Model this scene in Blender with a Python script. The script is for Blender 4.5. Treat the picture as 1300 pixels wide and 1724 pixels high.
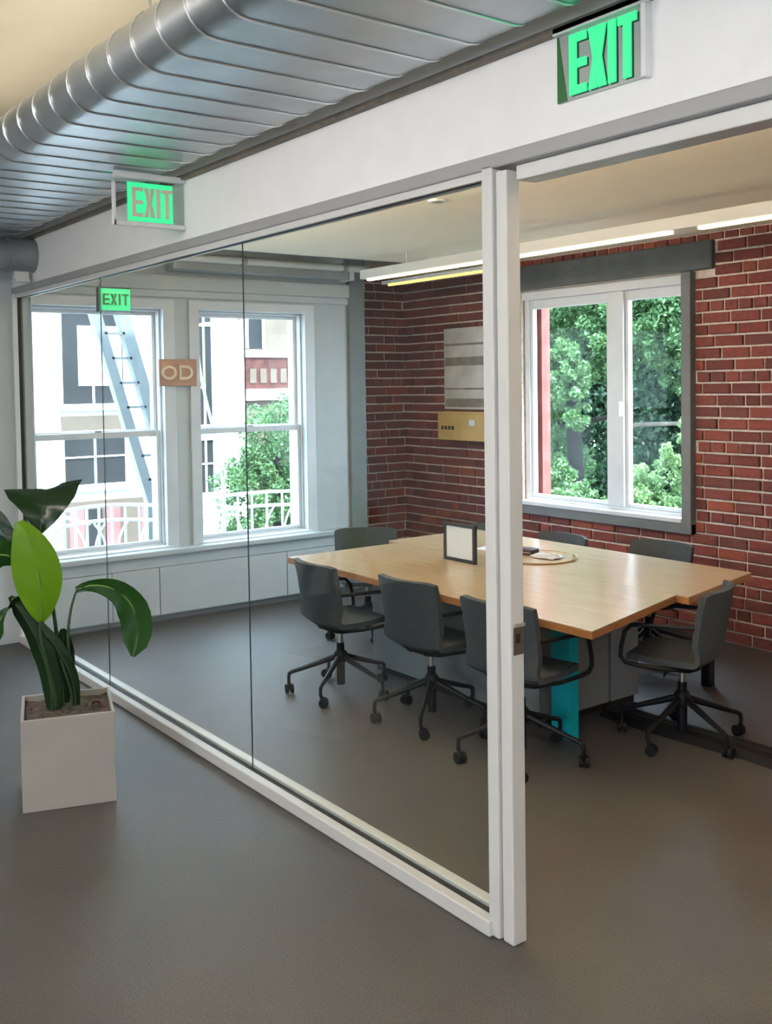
import bpy, math, random
import numpy as np
from mathutils import Vector, Matrix
random.seed(7); rng = np.random.default_rng(7)
PI = math.pi
SC = bpy.context.scene
COL = SC.collection
for o in list(bpy.data.objects): bpy.data.objects.remove(o, do_unlink=True)

# ------------------------------------------------------------------ camera
CAM_H = 1.9; F = 1720.0; PHI = math.radians(36.6); PITCH = math.radians(2.2); ROLL = 0.0146; PY = 714.0
fw = Vector((-math.cos(PHI)*math.cos(PITCH), math.sin(PHI)*math.cos(PITCH), -math.sin(PITCH)))
rt0 = fw.cross(Vector((0, 0, 1))).normalized(); up0 = rt0.cross(fw)
rt = math.cos(ROLL)*rt0 - math.sin(ROLL)*up0; up = math.cos(ROLL)*up0 + math.sin(ROLL)*rt0
cd = bpy.data.cameras.new('camera'); cam = bpy.data.objects.new('camera', cd); COL.objects.link(cam)
M3 = Matrix((rt, up, -fw)).transposed()
cam.matrix_world = Matrix.Translation((0, 0, CAM_H)) @ M3.to_4x4()
cd.sensor_fit = 'VERTICAL'; cd.sensor_height = 36.0; cd.sensor_width = 36.0*1300/1724
cd.lens = F/1724*36.0
cd.shift_y = (PY-862.0)/1724.0
cd.clip_start = 0.05; cd.clip_end = 300
SC.camera = cam

# ------------------------------------------------------------------ world, sun, exposure
SC.view_settings.view_transform = 'Standard'; SC.view_settings.look = 'None'
SC.view_settings.exposure = 0.78; SC.view_settings.gamma = 1.0; SC.view_settings.use_curve_mapping = False
w = bpy.data.worlds.new('world'); SC.world = w; w.use_nodes = True
bg = w.node_tree.nodes['Background']
bg.inputs[0].default_value = (0.60, 0.80, 1.0, 1); bg.inputs[1].default_value = 10.0
sd = bpy.data.lights.new('sun', 'SUN'); sd.energy = 7.0; sd.angle = math.radians(3); sd.color = (1, .95, .86)
sun = bpy.data.objects.new('sun', sd); COL.objects.link(sun)
sun.rotation_euler = Vector((-1.0, -0.12, -1.15)).to_track_quat('-Z', 'Y').to_euler()
def portal(c, sx, sy, direction):
    l = bpy.data.lights.new('daylight_portal', 'AREA'); l.shape = 'RECTANGLE'; l.size = sx; l.size_y = sy
    l.cycles.is_portal = True
    o = bpy.data.objects.new('daylight_portal', l); COL.objects.link(o); o.location = c
    o.rotation_euler = Vector(direction).to_track_quat('-Z', 'Z').to_euler()
portal((-8.12, 2.99, 1.58), 1.1, 1.95, (1, 0, 0))
portal((-8.12, 4.38, 1.58), 1.1, 1.95, (1, 0, 0))
portal((-5.6, 6.62, 1.75), 1.85, 1.95, (0, -1, 0))
portal((1.0, -5.02, 1.8), 2.4, 1.6, (0, 1, 0))

# ------------------------------------------------------------------ materials
def nt(name):
    m = bpy.data.materials.new(name); m.use_nodes = True
    n = m.node_tree; return m, n, n.nodes['Principled BSDF']
def mat(name, col, rough=.5, metal=0.0, var=.06, scale=8.0, bump=0.0, bscale=60.0, spec=.5, coords='Object'):
    m, n, b = nt(name)
    tc = n.nodes.new('ShaderNodeTexCoord')
    no = n.nodes.new('ShaderNodeTexNoise'); no.inputs['Scale'].default_value = scale; no.inputs['Detail'].default_value = 4
    n.links.new(tc.outputs[coords], no.inputs['Vector'])
    rp = n.nodes.new('ShaderNodeValToRGB')
    a = [max(0, c*(1-var)) for c in col]; z = [min(1, c*(1+var)) for c in col]
    rp.color_ramp.elements[0].color = (*a, 1); rp.color_ramp.elements[0].position = .3
    rp.color_ramp.elements[1].color = (*z, 1); rp.color_ramp.elements[1].position = .7
    n.links.new(no.outputs['Fac'], rp.inputs[0]); n.links.new(rp.outputs[0], b.inputs['Base Color'])
    b.inputs['Roughness'].default_value = rough; b.inputs['Metallic'].default_value = metal
    b.inputs['Specular IOR Level'].default_value = spec
    if bump:
        n2 = n.nodes.new('ShaderNodeTexNoise'); n2.inputs['Scale'].default_value = bscale; n2.inputs['Detail'].default_value = 3
        n.links.new(tc.outputs[coords], n2.inputs['Vector'])
        bp = n.nodes.new('ShaderNodeBump'); bp.inputs['Strength'].default_value = bump; bp.inputs['Distance'].default_value = .01
        n.links.new(n2.outputs['Fac'], bp.inputs['Height']); n.links.new(bp.outputs[0], b.inputs['Normal'])
    return m
def emis(name, col, s):
    m, n, b = nt(name)
    b.inputs['Base Color'].default_value = (*[c*.3 for c in col], 1); b.inputs['Emission Color'].default_value = (*col, 1)
    b.inputs['Emission Strength'].default_value = s; b.inputs['Roughness'].default_value = .4
    return m
def glassmat(name, tint, ior=1.45, rough=0.0, coat=1.0):   # coat < 1: anti-reflective coating
    m = bpy.data.materials.new(name); m.use_nodes = True; n = m.node_tree
    n.nodes.remove(n.nodes['Principled BSDF']); out = n.nodes['Material Output']
    t = n.nodes.new('ShaderNodeBsdfTransparent'); t.inputs[0].default_value = (*tint, 1)
    g = n.nodes.new('ShaderNodeBsdfGlossy'); g.inputs['Roughness'].default_value = rough
    ge = n.nodes.new('ShaderNodeNewGeometry')                      # Schlick reflectance, the same from both sides of the sheet
    dp = n.nodes.new('ShaderNodeVectorMath'); dp.operation = 'DOT_PRODUCT'
    n.links.new(ge.outputs['Incoming'], dp.inputs[0]); n.links.new(ge.outputs['Normal'], dp.inputs[1])
    def mth(op, a, b=None):
        k = n.nodes.new('ShaderNodeMath'); k.operation = op; k.use_clamp = True
        for i, x in enumerate((a, b)):
            if x is None: continue
            if isinstance(x, float): k.inputs[i].default_value = x
            else: n.links.new(x, k.inputs[i])
        return k.outputs[0]
    ab = n.nodes.new('ShaderNodeMath'); ab.operation = 'ABSOLUTE'; n.links.new(dp.outputs['Value'], ab.inputs[0])
    r0 = ((ior-1)/(ior+1))**2
    fo = mth('ADD', mth('MULTIPLY', mth('POWER', mth('SUBTRACT', 1.0, ab.outputs[0]), 5.0), (1-r0)*coat), r0*coat)
    mx = n.nodes.new('ShaderNodeMixShader')
    n.links.new(fo, mx.inputs[0]); n.links.new(t.outputs[0], mx.inputs[1]); n.links.new(g.outputs[0], mx.inputs[2])
    n.links.new(mx.outputs[0], out.inputs[0]); return m
def brickmat():
    m, n, b = nt('red_brick')
    oi = n.nodes.new('ShaderNodeObjectInfo'); ge = n.nodes.new('ShaderNodeNewGeometry')
    ad = n.nodes.new('ShaderNodeMath'); ad.operation = 'ADD'
    n.links.new(oi.outputs['Random'], ad.inputs[0]); n.links.new(ge.outputs['Random Per Island'], ad.inputs[1])
    fr = n.nodes.new('ShaderNodeMath'); fr.operation = 'FRACT'; n.links.new(ad.outputs[0], fr.inputs[0])
    rp = n.nodes.new('ShaderNodeValToRGB'); e = rp.color_ramp.elements
    e[0].position = 0; e[0].color = (.13, .034, .026, 1); e[1].position = 1; e[1].color = (.33, .075, .036, 1)
    for p, c in ((.3, (.20, .042, .030, 1)), (.6, (.24, .055, .042, 1)), (.82, (.145, .042, .036, 1))):
        x = e.new(p); x.color = c
    n.links.new(fr.outputs[0], rp.inputs[0])
    no = n.nodes.new('ShaderNodeTexNoise'); no.inputs['Scale'].default_value = 30; no.inputs['Detail'].default_value = 5
    n.links.new(ge.outputs['Position'], no.inputs['Vector'])
    mx = n.nodes.new('ShaderNodeMix'); mx.data_type = 'RGBA'; mx.blend_type = 'MULTIPLY'; mx.inputs[0].default_value = .55
    r2 = n.nodes.new('ShaderNodeValToRGB'); r2.color_ramp.elements[0].color = (.45, .42, .42, 1); r2.color_ramp.elements[0].position = .3
    r2.color_ramp.elements[1].position = .65
    n.links.new(no.outputs['Fac'], r2.inputs[0])
    n.links.new(rp.outputs[0], mx.inputs[6]); n.links.new(r2.outputs[0], mx.inputs[7]); n.links.new(mx.outputs[2], b.inputs['Base Color'])
    b.inputs['Roughness'].default_value = .8
    bp = n.nodes.new('ShaderNodeBump'); bp.inputs['Strength'].default_value = .5; bp.inputs['Distance'].default_value = .006
    n.links.new(no.outputs['Fac'], bp.inputs['Height']); n.links.new(bp.outputs[0], b.inputs['Normal'])
    return m
def woodmat(name, c1, c2, rough=.35):
    m, n, b = nt(name)
    tc = n.nodes.new('ShaderNodeTexCoord'); mp = n.nodes.new('ShaderNodeMapping'); mp.inputs['Scale'].default_value = (1.2, 14, 14)
    no = n.nodes.new('ShaderNodeTexNoise'); no.inputs['Scale'].default_value = 2.2; no.inputs['Detail'].default_value = 7; no.inputs['Distortion'].default_value = .6
    rp = n.nodes.new('ShaderNodeValToRGB'); rp.color_ramp.elements[0].color = (*c1, 1); rp.color_ramp.elements[1].color = (*c2, 1)
    rp.color_ramp.elements[0].position = .3; rp.color_ramp.elements[1].position = .7
    n.links.new(tc.outputs['Object'], mp.inputs[0]); n.links.new(mp.outputs[0], no.inputs['Vector'])
    n.links.new(no.outputs['Fac'], rp.inputs[0]); n.links.new(rp.outputs[0], b.inputs['Base Color'])
    b.inputs['Roughness'].default_value = rough
    return m
def leafmat(name, c1, c2, trans=.35, rough=.45, scale=3.0):
    m, n, b = nt(name)
    ge = n.nodes.new('ShaderNodeNewGeometry')
    rp = n.nodes.new('ShaderNodeValToRGB'); rp.color_ramp.elements[0].color = (*c1, 1); rp.color_ramp.elements[1].color = (*c2, 1)
    n.links.new(ge.outputs['Random Per Island'], rp.inputs[0])
    n.links.new(rp.outputs[0], b.inputs['Base Color']); b.inputs['Roughness'].default_value = rough
    tl = n.nodes.new('ShaderNodeBsdfTranslucent'); n.links.new(rp.outputs[0], tl.inputs[0])
    mx = n.nodes.new('ShaderNodeMixShader'); mx.inputs[0].default_value = trans
    out = n.nodes['Material Output']
    n.links.new(b.outputs[0], mx.inputs[1]); n.links.new(tl.outputs[0], mx.inputs[2]); n.links.new(mx.outputs[0], out.inputs[0])
    return m
def floormat():
    m, n, b = nt('grey_floor')
    tc = n.nodes.new('ShaderNodeTexCoord')
    a = n.nodes.new('ShaderNodeTexNoise'); a.inputs['Scale'].default_value = 1.1; a.inputs['Detail'].default_value = 4
    c = n.nodes.new('ShaderNodeTexNoise'); c.inputs['Scale'].default_value = 130; c.inputs['Detail'].default_value = 3
    for x in (a, c): n.links.new(tc.outputs['Object'], x.inputs['Vector'])
    r1 = n.nodes.new('ShaderNodeValToRGB'); r1.color_ramp.elements[0].color = (.072, .0655, .061, 1); r1.color_ramp.elements[1].color = (.088, .081, .076, 1)
    r1.color_ramp.elements[0].position = .35; r1.color_ramp.elements[1].position = .65
    r2 = n.nodes.new('ShaderNodeValToRGB'); r2.color_ramp.elements[0].color = (.6, .6, .6, 1); r2.color_ramp.elements[1].color = (1.0, 1.0, 1.0, 1)
    r2.color_ramp.elements[0].position = .35; r2.color_ramp.elements[1].position = .6
    n.links.new(a.outputs['Fac'], r1.inputs[0]); n.links.new(c.outputs['Fac'], r2.inputs[0])
    mx = n.nodes.new('ShaderNodeMix'); mx.data_type = 'RGBA'; mx.blend_type = 'MULTIPLY'; mx.inputs[0].default_value = 1
    n.links.new(r1.outputs[0], mx.inputs[6]); n.links.new(r2.outputs[0], mx.inputs[7]); n.links.new(mx.outputs[2], b.inputs['Base Color'])
    b.inputs['Roughness'].default_value = .48; b.inputs['Specular IOR Level'].default_value = .6
    bp = n.nodes.new('ShaderNodeBump'); bp.inputs['Strength'].default_value = .3; bp.inputs['Distance'].default_value = .004
    n.links.new(c.outputs['Fac'], bp.inputs['Height']); n.links.new(bp.outputs[0], b.inputs['Normal'])
    return m

MT = dict(
    white=mat('white_paint', (.86, .86, .86), .55, var=.02), trim=mat('white_trim', (.64, .635, .62), .4, var=.02),
    frame=mat('white_window_frame', (.66, .67, .68), .4, var=.03), endwall=mat('grey_white_wall', (.48, .52, .53), .6, var=.03),
    ceil=mat('white_ceiling', (.82, .74, .59), .8, var=.02), cream=mat('cream_ceiling', (.84, .78, .64), .85, var=.05, scale=1.5),
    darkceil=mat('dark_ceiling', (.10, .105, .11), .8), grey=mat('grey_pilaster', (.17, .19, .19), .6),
    mortar=mat('mortar', (.74, .64, .56), .9, var=.18, scale=25, bump=.5, bscale=90), brick=brickmat(),
    lintel=mat('grey_painted_timber', (.085, .09, .085), .6, var=.2, scale=6, bump=.3, bscale=20),
    jamb=mat('grey_painted_jamb', (.14, .145, .15), .55, var=.1), duct=mat('galvanised_steel', (.50, .54, .57), .40, 1.0, var=.12, scale=3),
    rib=mat('bright_steel_seam', (.72, .74, .75), .3, 1.0, var=.05), pipe=mat('grey_pipe', (.25, .27, .28), .5, .3),
    brownstrip=mat('brown_edge_strip', (.20, .165, .13), .6, var=.2, scale=20), floor=floormat(),
    black=mat('black_metal', (.006, .0065, .008), .5, var=.1, spec=.25), rubber=mat('black_rubber', (.006, .006, .007), .6, spec=.25),
    jointgrey=mat('grey_glass_joint', (.05, .06, .06), .4), railshade=mat('shaded_rail', (.36, .36, .36), .45, var=.03), brass=mat('brown_plate', (.16, .11, .09), .4, .5),
    gasket=mat('black_gasket', (.01, .01, .01), .6), fabric=mat('dark_grey_upholstery', (.038, .046, .052), .75, var=.12, scale=40, bump=.15, bscale=300),
    darkfabric=mat('black_upholstery', (.022, .023, .027), .8, var=.15, scale=40),
    wood=woodmat('oak_tabletop', (.50, .345, .195), (.58, .42, .265), .24), woodedge=woodmat('oak_edge', (.30, .12, .035), (.40, .17, .06), .45),
    base=mat('grey_laminate', (.20, .215, .23), .5, var=.04), teal=mat('teal_enamel', (.0, .33, .40), .4, var=.05),
    chrome=mat('chrome', (.8, .8, .8), .18, 1.0), paper=mat('white_paper', (.75, .76, .78), .7, var=.01),
    pot=mat('white_planter', (.33, .312, .29), .55, var=.04, scale=4), soil=mat('dark_soil', (.075, .06, .05), .95, var=.6, scale=40, bump=1, bscale=40),
    slab=mat('brown_slab', (.40, .20, .12), .6, var=.2), cletter=mat('cream_letter', (.75, .62, .42), .5),
    panelgrey=mat('silver_panel', (.42, .45, .44), .3, .4), housing=mat('sign_housing', (.74, .75, .75), .35),
    darkgreen=mat('dark_green_plastic', (.02, .14, .03), .4), ltube=emis('warm_led', (1.0, .74, .38), 3.6), ltube2=emis('yellow_led', (1.0, .62, .10), 2.2),
    ceilfill=emis('warm_fill_led', (1.0, .83, .60), 100.0), upglow=emis('warm_uplight_led', (1.0, .88, .68), 5.2), officefill=emis('neutral_warm_led', (1.0, .91, .82), 25.0), green=emis('green_sign_glow', (.04, .76, .29), .62),
    glass=glassmat('partition_glass', (.93, .96, .962), 1.5), pane=glassmat('window_glass', (.97, .98, .98), 1.3, coat=.2),
    acrylic=glassmat('clear_acrylic', (.9, .93, .92), 1.4), bwhite=mat('white_stucco', (.8, .8, .78), .9, var=.03, scale=1),
    bdark=mat('dark_window_pane', (.022, .024, .026), .6, var=.3, scale=.8, spec=.15), bbrown=mat('brown_facade', (.13, .10, .075), .9, var=.15, scale=2),
    bred=mat('red_brick_facade', (.19, .06, .05), .9, var=.3, scale=6), bbrick=mat('dark_brick_band', (.085, .026, .02), .9, var=.4, scale=6), bpink=mat('faded_pink_awning', (.38, .13, .13), .8, var=.3, scale=2),
    asphalt=mat('asphalt', (.18, .18, .18), .9), laddergrey=mat('grey_ladder_iron', (.22, .245, .255), .5, var=.08), signpale=mat('pale_sign_letter', (.70, .64, .50), .5, var=.02), extwhite=mat('white_enamel_iron', (.8, .81, .82), .4, var=.02),
    bark=mat('dark_bark', (.010, .009, .007), .9, var=.4, scale=9, bump=1, bscale=14), palebark=mat('pale_bark', (.13, .115, .09), .9, var=.3, scale=7, bump=.6, bscale=14),
    leafA=leafmat('leaf_green', (.04, .115, .036), (.18, .32, .13)), leafB=leafmat('leaf_dark_green', (.008, .034, .014), (.042, .11, .044)),
    leafC=leafmat('leaf_light_green', (.08, .19, .05), (.27, .40, .18)),
    plantA=leafmat('glossy_bright_leaf', (.19, .40, .012), (.21, .43, .015), .5, .35), plantB=leafmat('glossy_dark_leaf', (.008, .03, .008), (.010, .035, .009), .2, .3),
    plantC=leafmat('glossy_mid_leaf', (.018, .08, .010), (.022, .09, .012), .35, .25), midrib=mat('pale_leaf_midrib', (.13, .24, .04), .5),
    stalk=mat('green_stalk', (.018, .05, .014), .5), dryleaf=mat('dry_red_leaf', (.13, .05, .035), .8, var=.4),
    whitestrip=mat('frosted_poster', (.62, .58, .54), .5, var=.25, scale=4), posterdark=mat('poster_dark_band', (.24, .21, .17), .6, var=.3),
    goldwood=mat('golden_wood', (.56, .36, .12), .5, var=.1), yellow=mat('yellow_card', (.50, .38, .08), .6), darkbox=mat('dark_brown_leather', (.035, .015, .012), .5),
)

# ------------------------------------------------------------------ mesh helpers
class MB:
    def __init__(s): s.v = []; s.f = []
    def add(s, vs, fs):
        k = len(s.v); s.v += [tuple(p) for p in vs]; s.f += [tuple(i+k for i in f) for f in fs]; return s
    def box(s, x0, x1, y0, y1, z0, z1):
        return s.add([(x0,y0,z0),(x1,y0,z0),(x1,y1,z0),(x0,y1,z0),(x0,y0,z1),(x1,y0,z1),(x1,y1,z1),(x0,y1,z1)],
                     [(3,2,1,0),(4,5,6,7),(0,1,5,4),(1,2,6,5),(2,3,7,6),(3,0,4,7)])
    def prism(s, pts, d0, d1, axis='y'):
        # pts polygon in (a,b); extruded along axis
        n = len(pts)
        def P(a, b, d): return {'y': (a, d, b), 'x': (d, a, b), 'z': (a, b, d)}[axis]
        return s.add([P(a, b, d0) for a, b in pts]+[P(a, b, d1) for a, b in pts],
                     [tuple(range(n)), tuple(range(2*n-1, n-1, -1))]+[(i, i+n, (i+1) % n+n, (i+1) % n) for i in range(n)])
    def tube(s, pts, r, n=8, cap=True, closed=False):
        pts = [Vector(p) for p in pts]; m = len(pts); rs = r if isinstance(r, (list, tuple)) else [r]*m
        vs = []; prev = None
        for i, p in enumerate(pts):
            if closed: t = pts[(i+1) % m]-pts[i-1]
            else: t = pts[min(i+1, m-1)]-pts[max(i-1, 0)]
            t.normalize()
            if prev is None:
                a = Vector((0, 0, 1)) if abs(t.z) < .9 else Vector((1, 0, 0)); u = t.cross(a).normalized()
            else: u = (prev-t*prev.dot(t)).normalized()
            prev = u; v = t.cross(u)
            for j in range(n):
                a = 2*PI*j/n; vs.append(p+(u*math.cos(a)+v*math.sin(a))*rs[i])
        fs = []
        for i in range(m if closed else m-1):
            i2 = (i+1) % m
            for j in range(n): fs.append((i*n+j, i*n+(j+1) % n, i2*n+(j+1) % n, i2*n+j))
        if cap and not closed: fs += [tuple(range(n-1, -1, -1)), tuple(range((m-1)*n, m*n))]
        return s.add(vs, fs)
    def lathe(s, prof, n=20, c=(0, 0, 0)):
        vs = []; m = len(prof)
        for r, z in prof:
            for j in range(n):
                a = 2*PI*j/n; vs.append((c[0]+r*math.cos(a), c[1]+r*math.sin(a), c[2]+z))
        fs = [(i*n+j, i*n+(j+1) % n, (i+1)*n+(j+1) % n, (i+1)*n+j) for i in range(m-1) for j in range(n)]
        fs += [tuple(range(n-1, -1, -1)), tuple(range((m-1)*n, m*n))]
        return s.add(vs, fs)
    def solid(s, A, B):
        # two grids of equal size (front, back) -> closed solid
        nu = len(A); nv = len(A[0]); vs = [p for r in A for p in r]+[p for r in B for p in r]; o = nu*nv; fs = []
        I = lambda i, j: i*nv+j
        for i in range(nu-1):
            for j in range(nv-1):
                fs.append((I(i,j), I(i+1,j), I(i+1,j+1), I(i,j+1))); fs.append((o+I(i,j), o+I(i,j+1), o+I(i+1,j+1), o+I(i+1,j)))
        for i in range(nu-1):
            fs.append((I(i,0), o+I(i,0), o+I(i+1,0), I(i+1,0))); fs.append((I(i,nv-1), I(i+1,nv-1), o+I(i+1,nv-1), o+I(i,nv-1)))
        for j in range(nv-1):
            fs.append((I(0,j), I(0,j+1), o+I(0,j+1), o+I(0,j))); fs.append((I(nu-1,j), o+I(nu-1,j), o+I(nu-1,j+1), I(nu-1,j+1)))
        return s.add(vs, fs)
    def mesh(s, name, m, smooth=False):
        me = bpy.data.meshes.new(name); me.from_pydata(s.v, [], s.f); me.materials.append(MT[m] if isinstance(m, str) else m)
        import bmesh
        bm = bmesh.new(); bm.from_mesh(me); bmesh.ops.recalc_face_normals(bm, faces=bm.faces); bm.to_mesh(me); bm.free()
        if smooth:
            for p in me.polygons: p.use_smooth = True
            try: me.set_sharp_from_angle(angle=math.radians(40))
            except Exception: pass
        return me
    def build(s, name, m, parent=None, smooth=False, bevel=0, loc=None, rz=0):
        o = bpy.data.objects.new(name, s.mesh(name, m, smooth)); COL.objects.link(o)
        if parent: o.parent = parent
        if loc: o.location = loc
        if rz: o.rotation_euler.z = rz
        if bevel:
            b = o.modifiers.new('bevel', 'BEVEL'); b.width = bevel; b.segments = 2; b.limit_method = 'ANGLE'
        return o
def tag(o, label=None, cat=None, group=None, kind=None):
    if label: o['label'] = label
    if cat: o['category'] = cat
    if group: o['group'] = group
    if kind: o['kind'] = kind
    return o
def empty(name, loc=(0, 0, 0), rz=0):
    o = bpy.data.objects.new(name, None); COL.objects.link(o); o.location = loc; o.rotation_euler.z = rz; o.empty_display_size = .1; return o
def copy_tree(o, parent=None):
    c = o.copy(); COL.objects.link(c); c.parent = parent
    for ch in list(o.children): copy_tree(ch, c)
    return c
def struct(o, label, cat): return tag(o, label, cat, kind='structure')
def S(name, m, label, cat, *boxes, bevel=0):
    b = MB()
    for x in boxes: b.box(*x)
    return struct(b.build(name, m, bevel=bevel), label, cat)
def B(name, m, parent, *boxes, bevel=0):
    b = MB()
    for x in boxes: b.box(*x)
    return b.build(name, m, parent, bevel=bevel)

# ------------------------------------------------------------------ setting
XE = -7.8; YW = 2.34; YB = 6.35; ZC = 2.97; XB = -8.22
S('floor', 'floor', 'smooth mottled grey concrete-like floor through office and meeting room', 'floor', (-8.5, 5.2, -5.2, 6.6, -.25, 0))
S('ground', 'asphalt', 'street pavement far below outside the windows', 'ground', (-60, 30, -30, 60, -3.6, -3.4))
S('ceiling', 'ceil', 'smooth white ceiling over the brick-walled meeting room', 'ceiling', (-7.15, .6, 2.46, 6.35, ZC, ZC+.1))
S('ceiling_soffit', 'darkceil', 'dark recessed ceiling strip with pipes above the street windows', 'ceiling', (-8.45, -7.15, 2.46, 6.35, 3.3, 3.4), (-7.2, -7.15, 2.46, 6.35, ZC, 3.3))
S('ceiling_office', 'cream', 'cream yellow ceiling high above the steel duct', 'ceiling', (-8.2, 5.2, -5.2, 2.34, 3.62, 3.75))
# end wall with two windows in the meeting room
W1 = (2.46, 3.54, .60, 2.545); W2 = (3.84, 4.90, .60, 2.545)
TX0, TX1 = XE-.30, XE
S('wall_left', 'endwall', 'grey white street wall around two tall sash windows', 'wall',
  (TX0, TX1, -5.2, W1[0], 0, 3.75),
  (TX0, TX1, W1[0], W1[1], 0, W1[2]), (TX0, TX1, W1[0], W1[1], W1[3], 3.4), (TX0, TX1, W1[1], W2[0], 0, 3.4),
  (TX0, TX1, W2[0], W2[1], 0, W2[2]), (TX0, TX1, W2[0], W2[1], W2[3], 3.4), (TX0, TX1, W2[1], 5.36, 0, 3.4))
S('trim_1', 'endwall', 'grey white cornice board over the street windows', 'trim', (XE, XE+.05, 2.47, 5.36, 2.70, 2.82), (XE, XE+.025, 2.47, 5.36, 2.64, 2.70), bevel=.006)
S('trim_2', 'grey', 'dark grey pilaster between street wall and brick corner', 'trim', (XB-.05, XE+.04, 5.36, 5.54, 0, ZC+.3), bevel=.012)
S('trim_3', 'endwall', 'white ledge below the street windows', 'trim', (XE, XE+.13, 2.47, 5.34, .545, .59), bevel=.01)
wains = S('wall_wainscot', 'endwall', 'white panelled low wall under the street windows', 'wall', (XE, XE+.075, 2.47, 5.34, .45, .545), (XE, XE+.07, 2.47, 5.34, .05, .06))
for i, (a, b) in enumerate(((2.47, 3.02), (3.02, 3.42), (3.42, 4.62), (4.62, 5.34))):
    B('panel', 'endwall', wains, (XE, XE+.09, a+.004, b-.004, .06, .445), bevel=.004)
tag(B('shadow_gap', 'darkceil', wains, (XE, XE+.05, 2.47, 5.34, .0, .05)))
def sash(n, W, label):
    y0, y1, z0, z1 = W; r = struct(empty('window_%d' % n, (XE-.12, 0, 0)), label, 'window'); X = XE-.12
    f = .03; zm = 1.535
    def b(name, m, *bx, bevel=.006, par=r):
        mb = MB()
        for (a0, a1, b0, b1, c0, c1) in bx: mb.box(a0-X, a1-X, b0, b1, c0, c1)
        return mb.build(name, m, par, bevel=bevel)
    b('window_frame', 'frame', (X-.06, X+.06, y0, y0+.018, z0, z1), (X-.06, X+.06, y1-.018, y1, z0, z1), (X-.06, X+.06, y0+.018, y1-.018, z1-.018, z1), (X-.06, X+.06, y0+.018, y1-.018, z0, z0+.018))
    u = b('upper_sash', 'frame', (X-.045, X-.005, y0+.018, y0+.018+f, zm-.02, z1-.018), (X-.045, X-.005, y1-.018-f, y1-.018, zm-.02, z1-.018), (X-.045, X-.005, y0+.018+f, y1-.018-f, z1-.018-f, z1-.018), (X-.045, X-.005, y0+.018+f, y1-.018-f, zm-.02, zm+.03))
    l = b('lower_sash', 'frame', (X+.005, X+.045, y0+.018, y0+.018+f, z0+.018, zm+.02), (X+.005, X+.045, y1-.018-f, y1-.018, z0+.018, zm+.02), (X+.005, X+.045, y0+.018+f, y1-.018-f, zm-.03, zm+.02), (X+.005, X+.045, y0+.018+f, y1-.018-f, z0+.018, z0+.018+f))
    b('pane', 'pane', (X-.028, X-.024, y0+.018+f, y1-.018-f, zm+.03, z1-.018-f), bevel=0, par=u)
    b('pane', 'pane', (X+.022, X+.026, y0+.018+f, y1-.018-f, z0+.018+f, zm-.03), bevel=0, par=l)
    b('sill', 'frame', (X-.18, X+.16, y0-.03, y1+.03, z0-.03, z0+.005))
    b('casing', 'frame', (X+.12, X+.145, y0-.08 if n == 2 else y0, y0+.012, z0-.02, z1+.08), (X+.12, X+.145, y1-.012, y1+.09, z0-.02, z1+.08), (X+.12, X+.145, y0, y1, z1, z1+.08))
    b('sash_lock', 'chrome', (X+.02, X+.05, (y0+y1)/2-.03, (y0+y1)/2+.03, zm+.02, zm+.035), bevel=.003)
    return r
sash(1, (2.46, 3.54, .60, 2.545), 'tall sash window nearest the glass partition end, white building outside')
sash(2, (3.84, 4.90, .60, 2.545), 'tall sash window beside the grey pilaster, green tree outside')

# bricks ------------------------------------------------------------
CH = .0855; BL = .24; J = .0155
def unit_brick(k):
    r = random.Random(k); mb = MB(); e = .025
    def j(a): return a+r.uniform(-.02, .02)
    # a box with chamfered face edges: front at y=-1
    vs = []
    for y, q in ((0, .5), (-.7, .5), (-1, .5-e)):
        qz = .5 if q == .5 else .5-.07
        vs += [(-q+r.uniform(-.006, .006), y, -qz+r.uniform(-.03, .03)), (q+r.uniform(-.006, .006), y, -qz+r.uniform(-.03, .03)), (q+r.uniform(-.006, .006), y, qz+r.uniform(-.03, .03)), (-q+r.uniform(-.006, .006), y, qz+r.uniform(-.03, .03))]
    fs = [(8, 9, 10, 11), (3, 2, 1, 0)]
    for a in (0, 4):
        for i in range(4): fs.append((a+i, a+(i+1) % 4, a+4+(i+1) % 4, a+4+i))
    mb.add(vs, fs); return mb
UB = [unit_brick(k) for k in range(8)]
UBM = [u.mesh('brick', 'brick') for u in UB]
def courses(u0, u1, z1, holes):
    out = []; k = 0; rr = random.Random(3)
    while k*CH < z1-.02:
        za = k*CH; zb = min((k+1)*CH, z1)
        pitch = BL/2 if k % 6 == 4 else BL
        off = (BL/2 if k % 2 else 0)+(.06 if k % 6 == 4 else 0)+rr.uniform(-.02, .02)
        x = u0-off
        segs = []
        while x < u1:
            p = pitch*(.5 if (pitch == BL and rr.random() < .09) else 1)*rr.uniform(.97, 1.03)
            segs.append((max(x, u0), min(x+p, u1))); x += p
        for a, b in segs:
            parts = [(a, b)]
            for (h0, h1, hz0, hz1) in holes:
                if zb-.02 > hz0 and za+.02 < hz1:
                    np_ = []
                    for (c, d) in parts:
                        if d <= h0 or c >= h1: np_.append((c, d)); continue
                        if c < h0: np_.append((c, h0))
                        if d > h1: np_.append((h1, d))
                    parts = np_
            for c, d in parts:
                if d-c > .035: out.append((c, d, za, zb))
        k += 1
    return out
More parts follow.
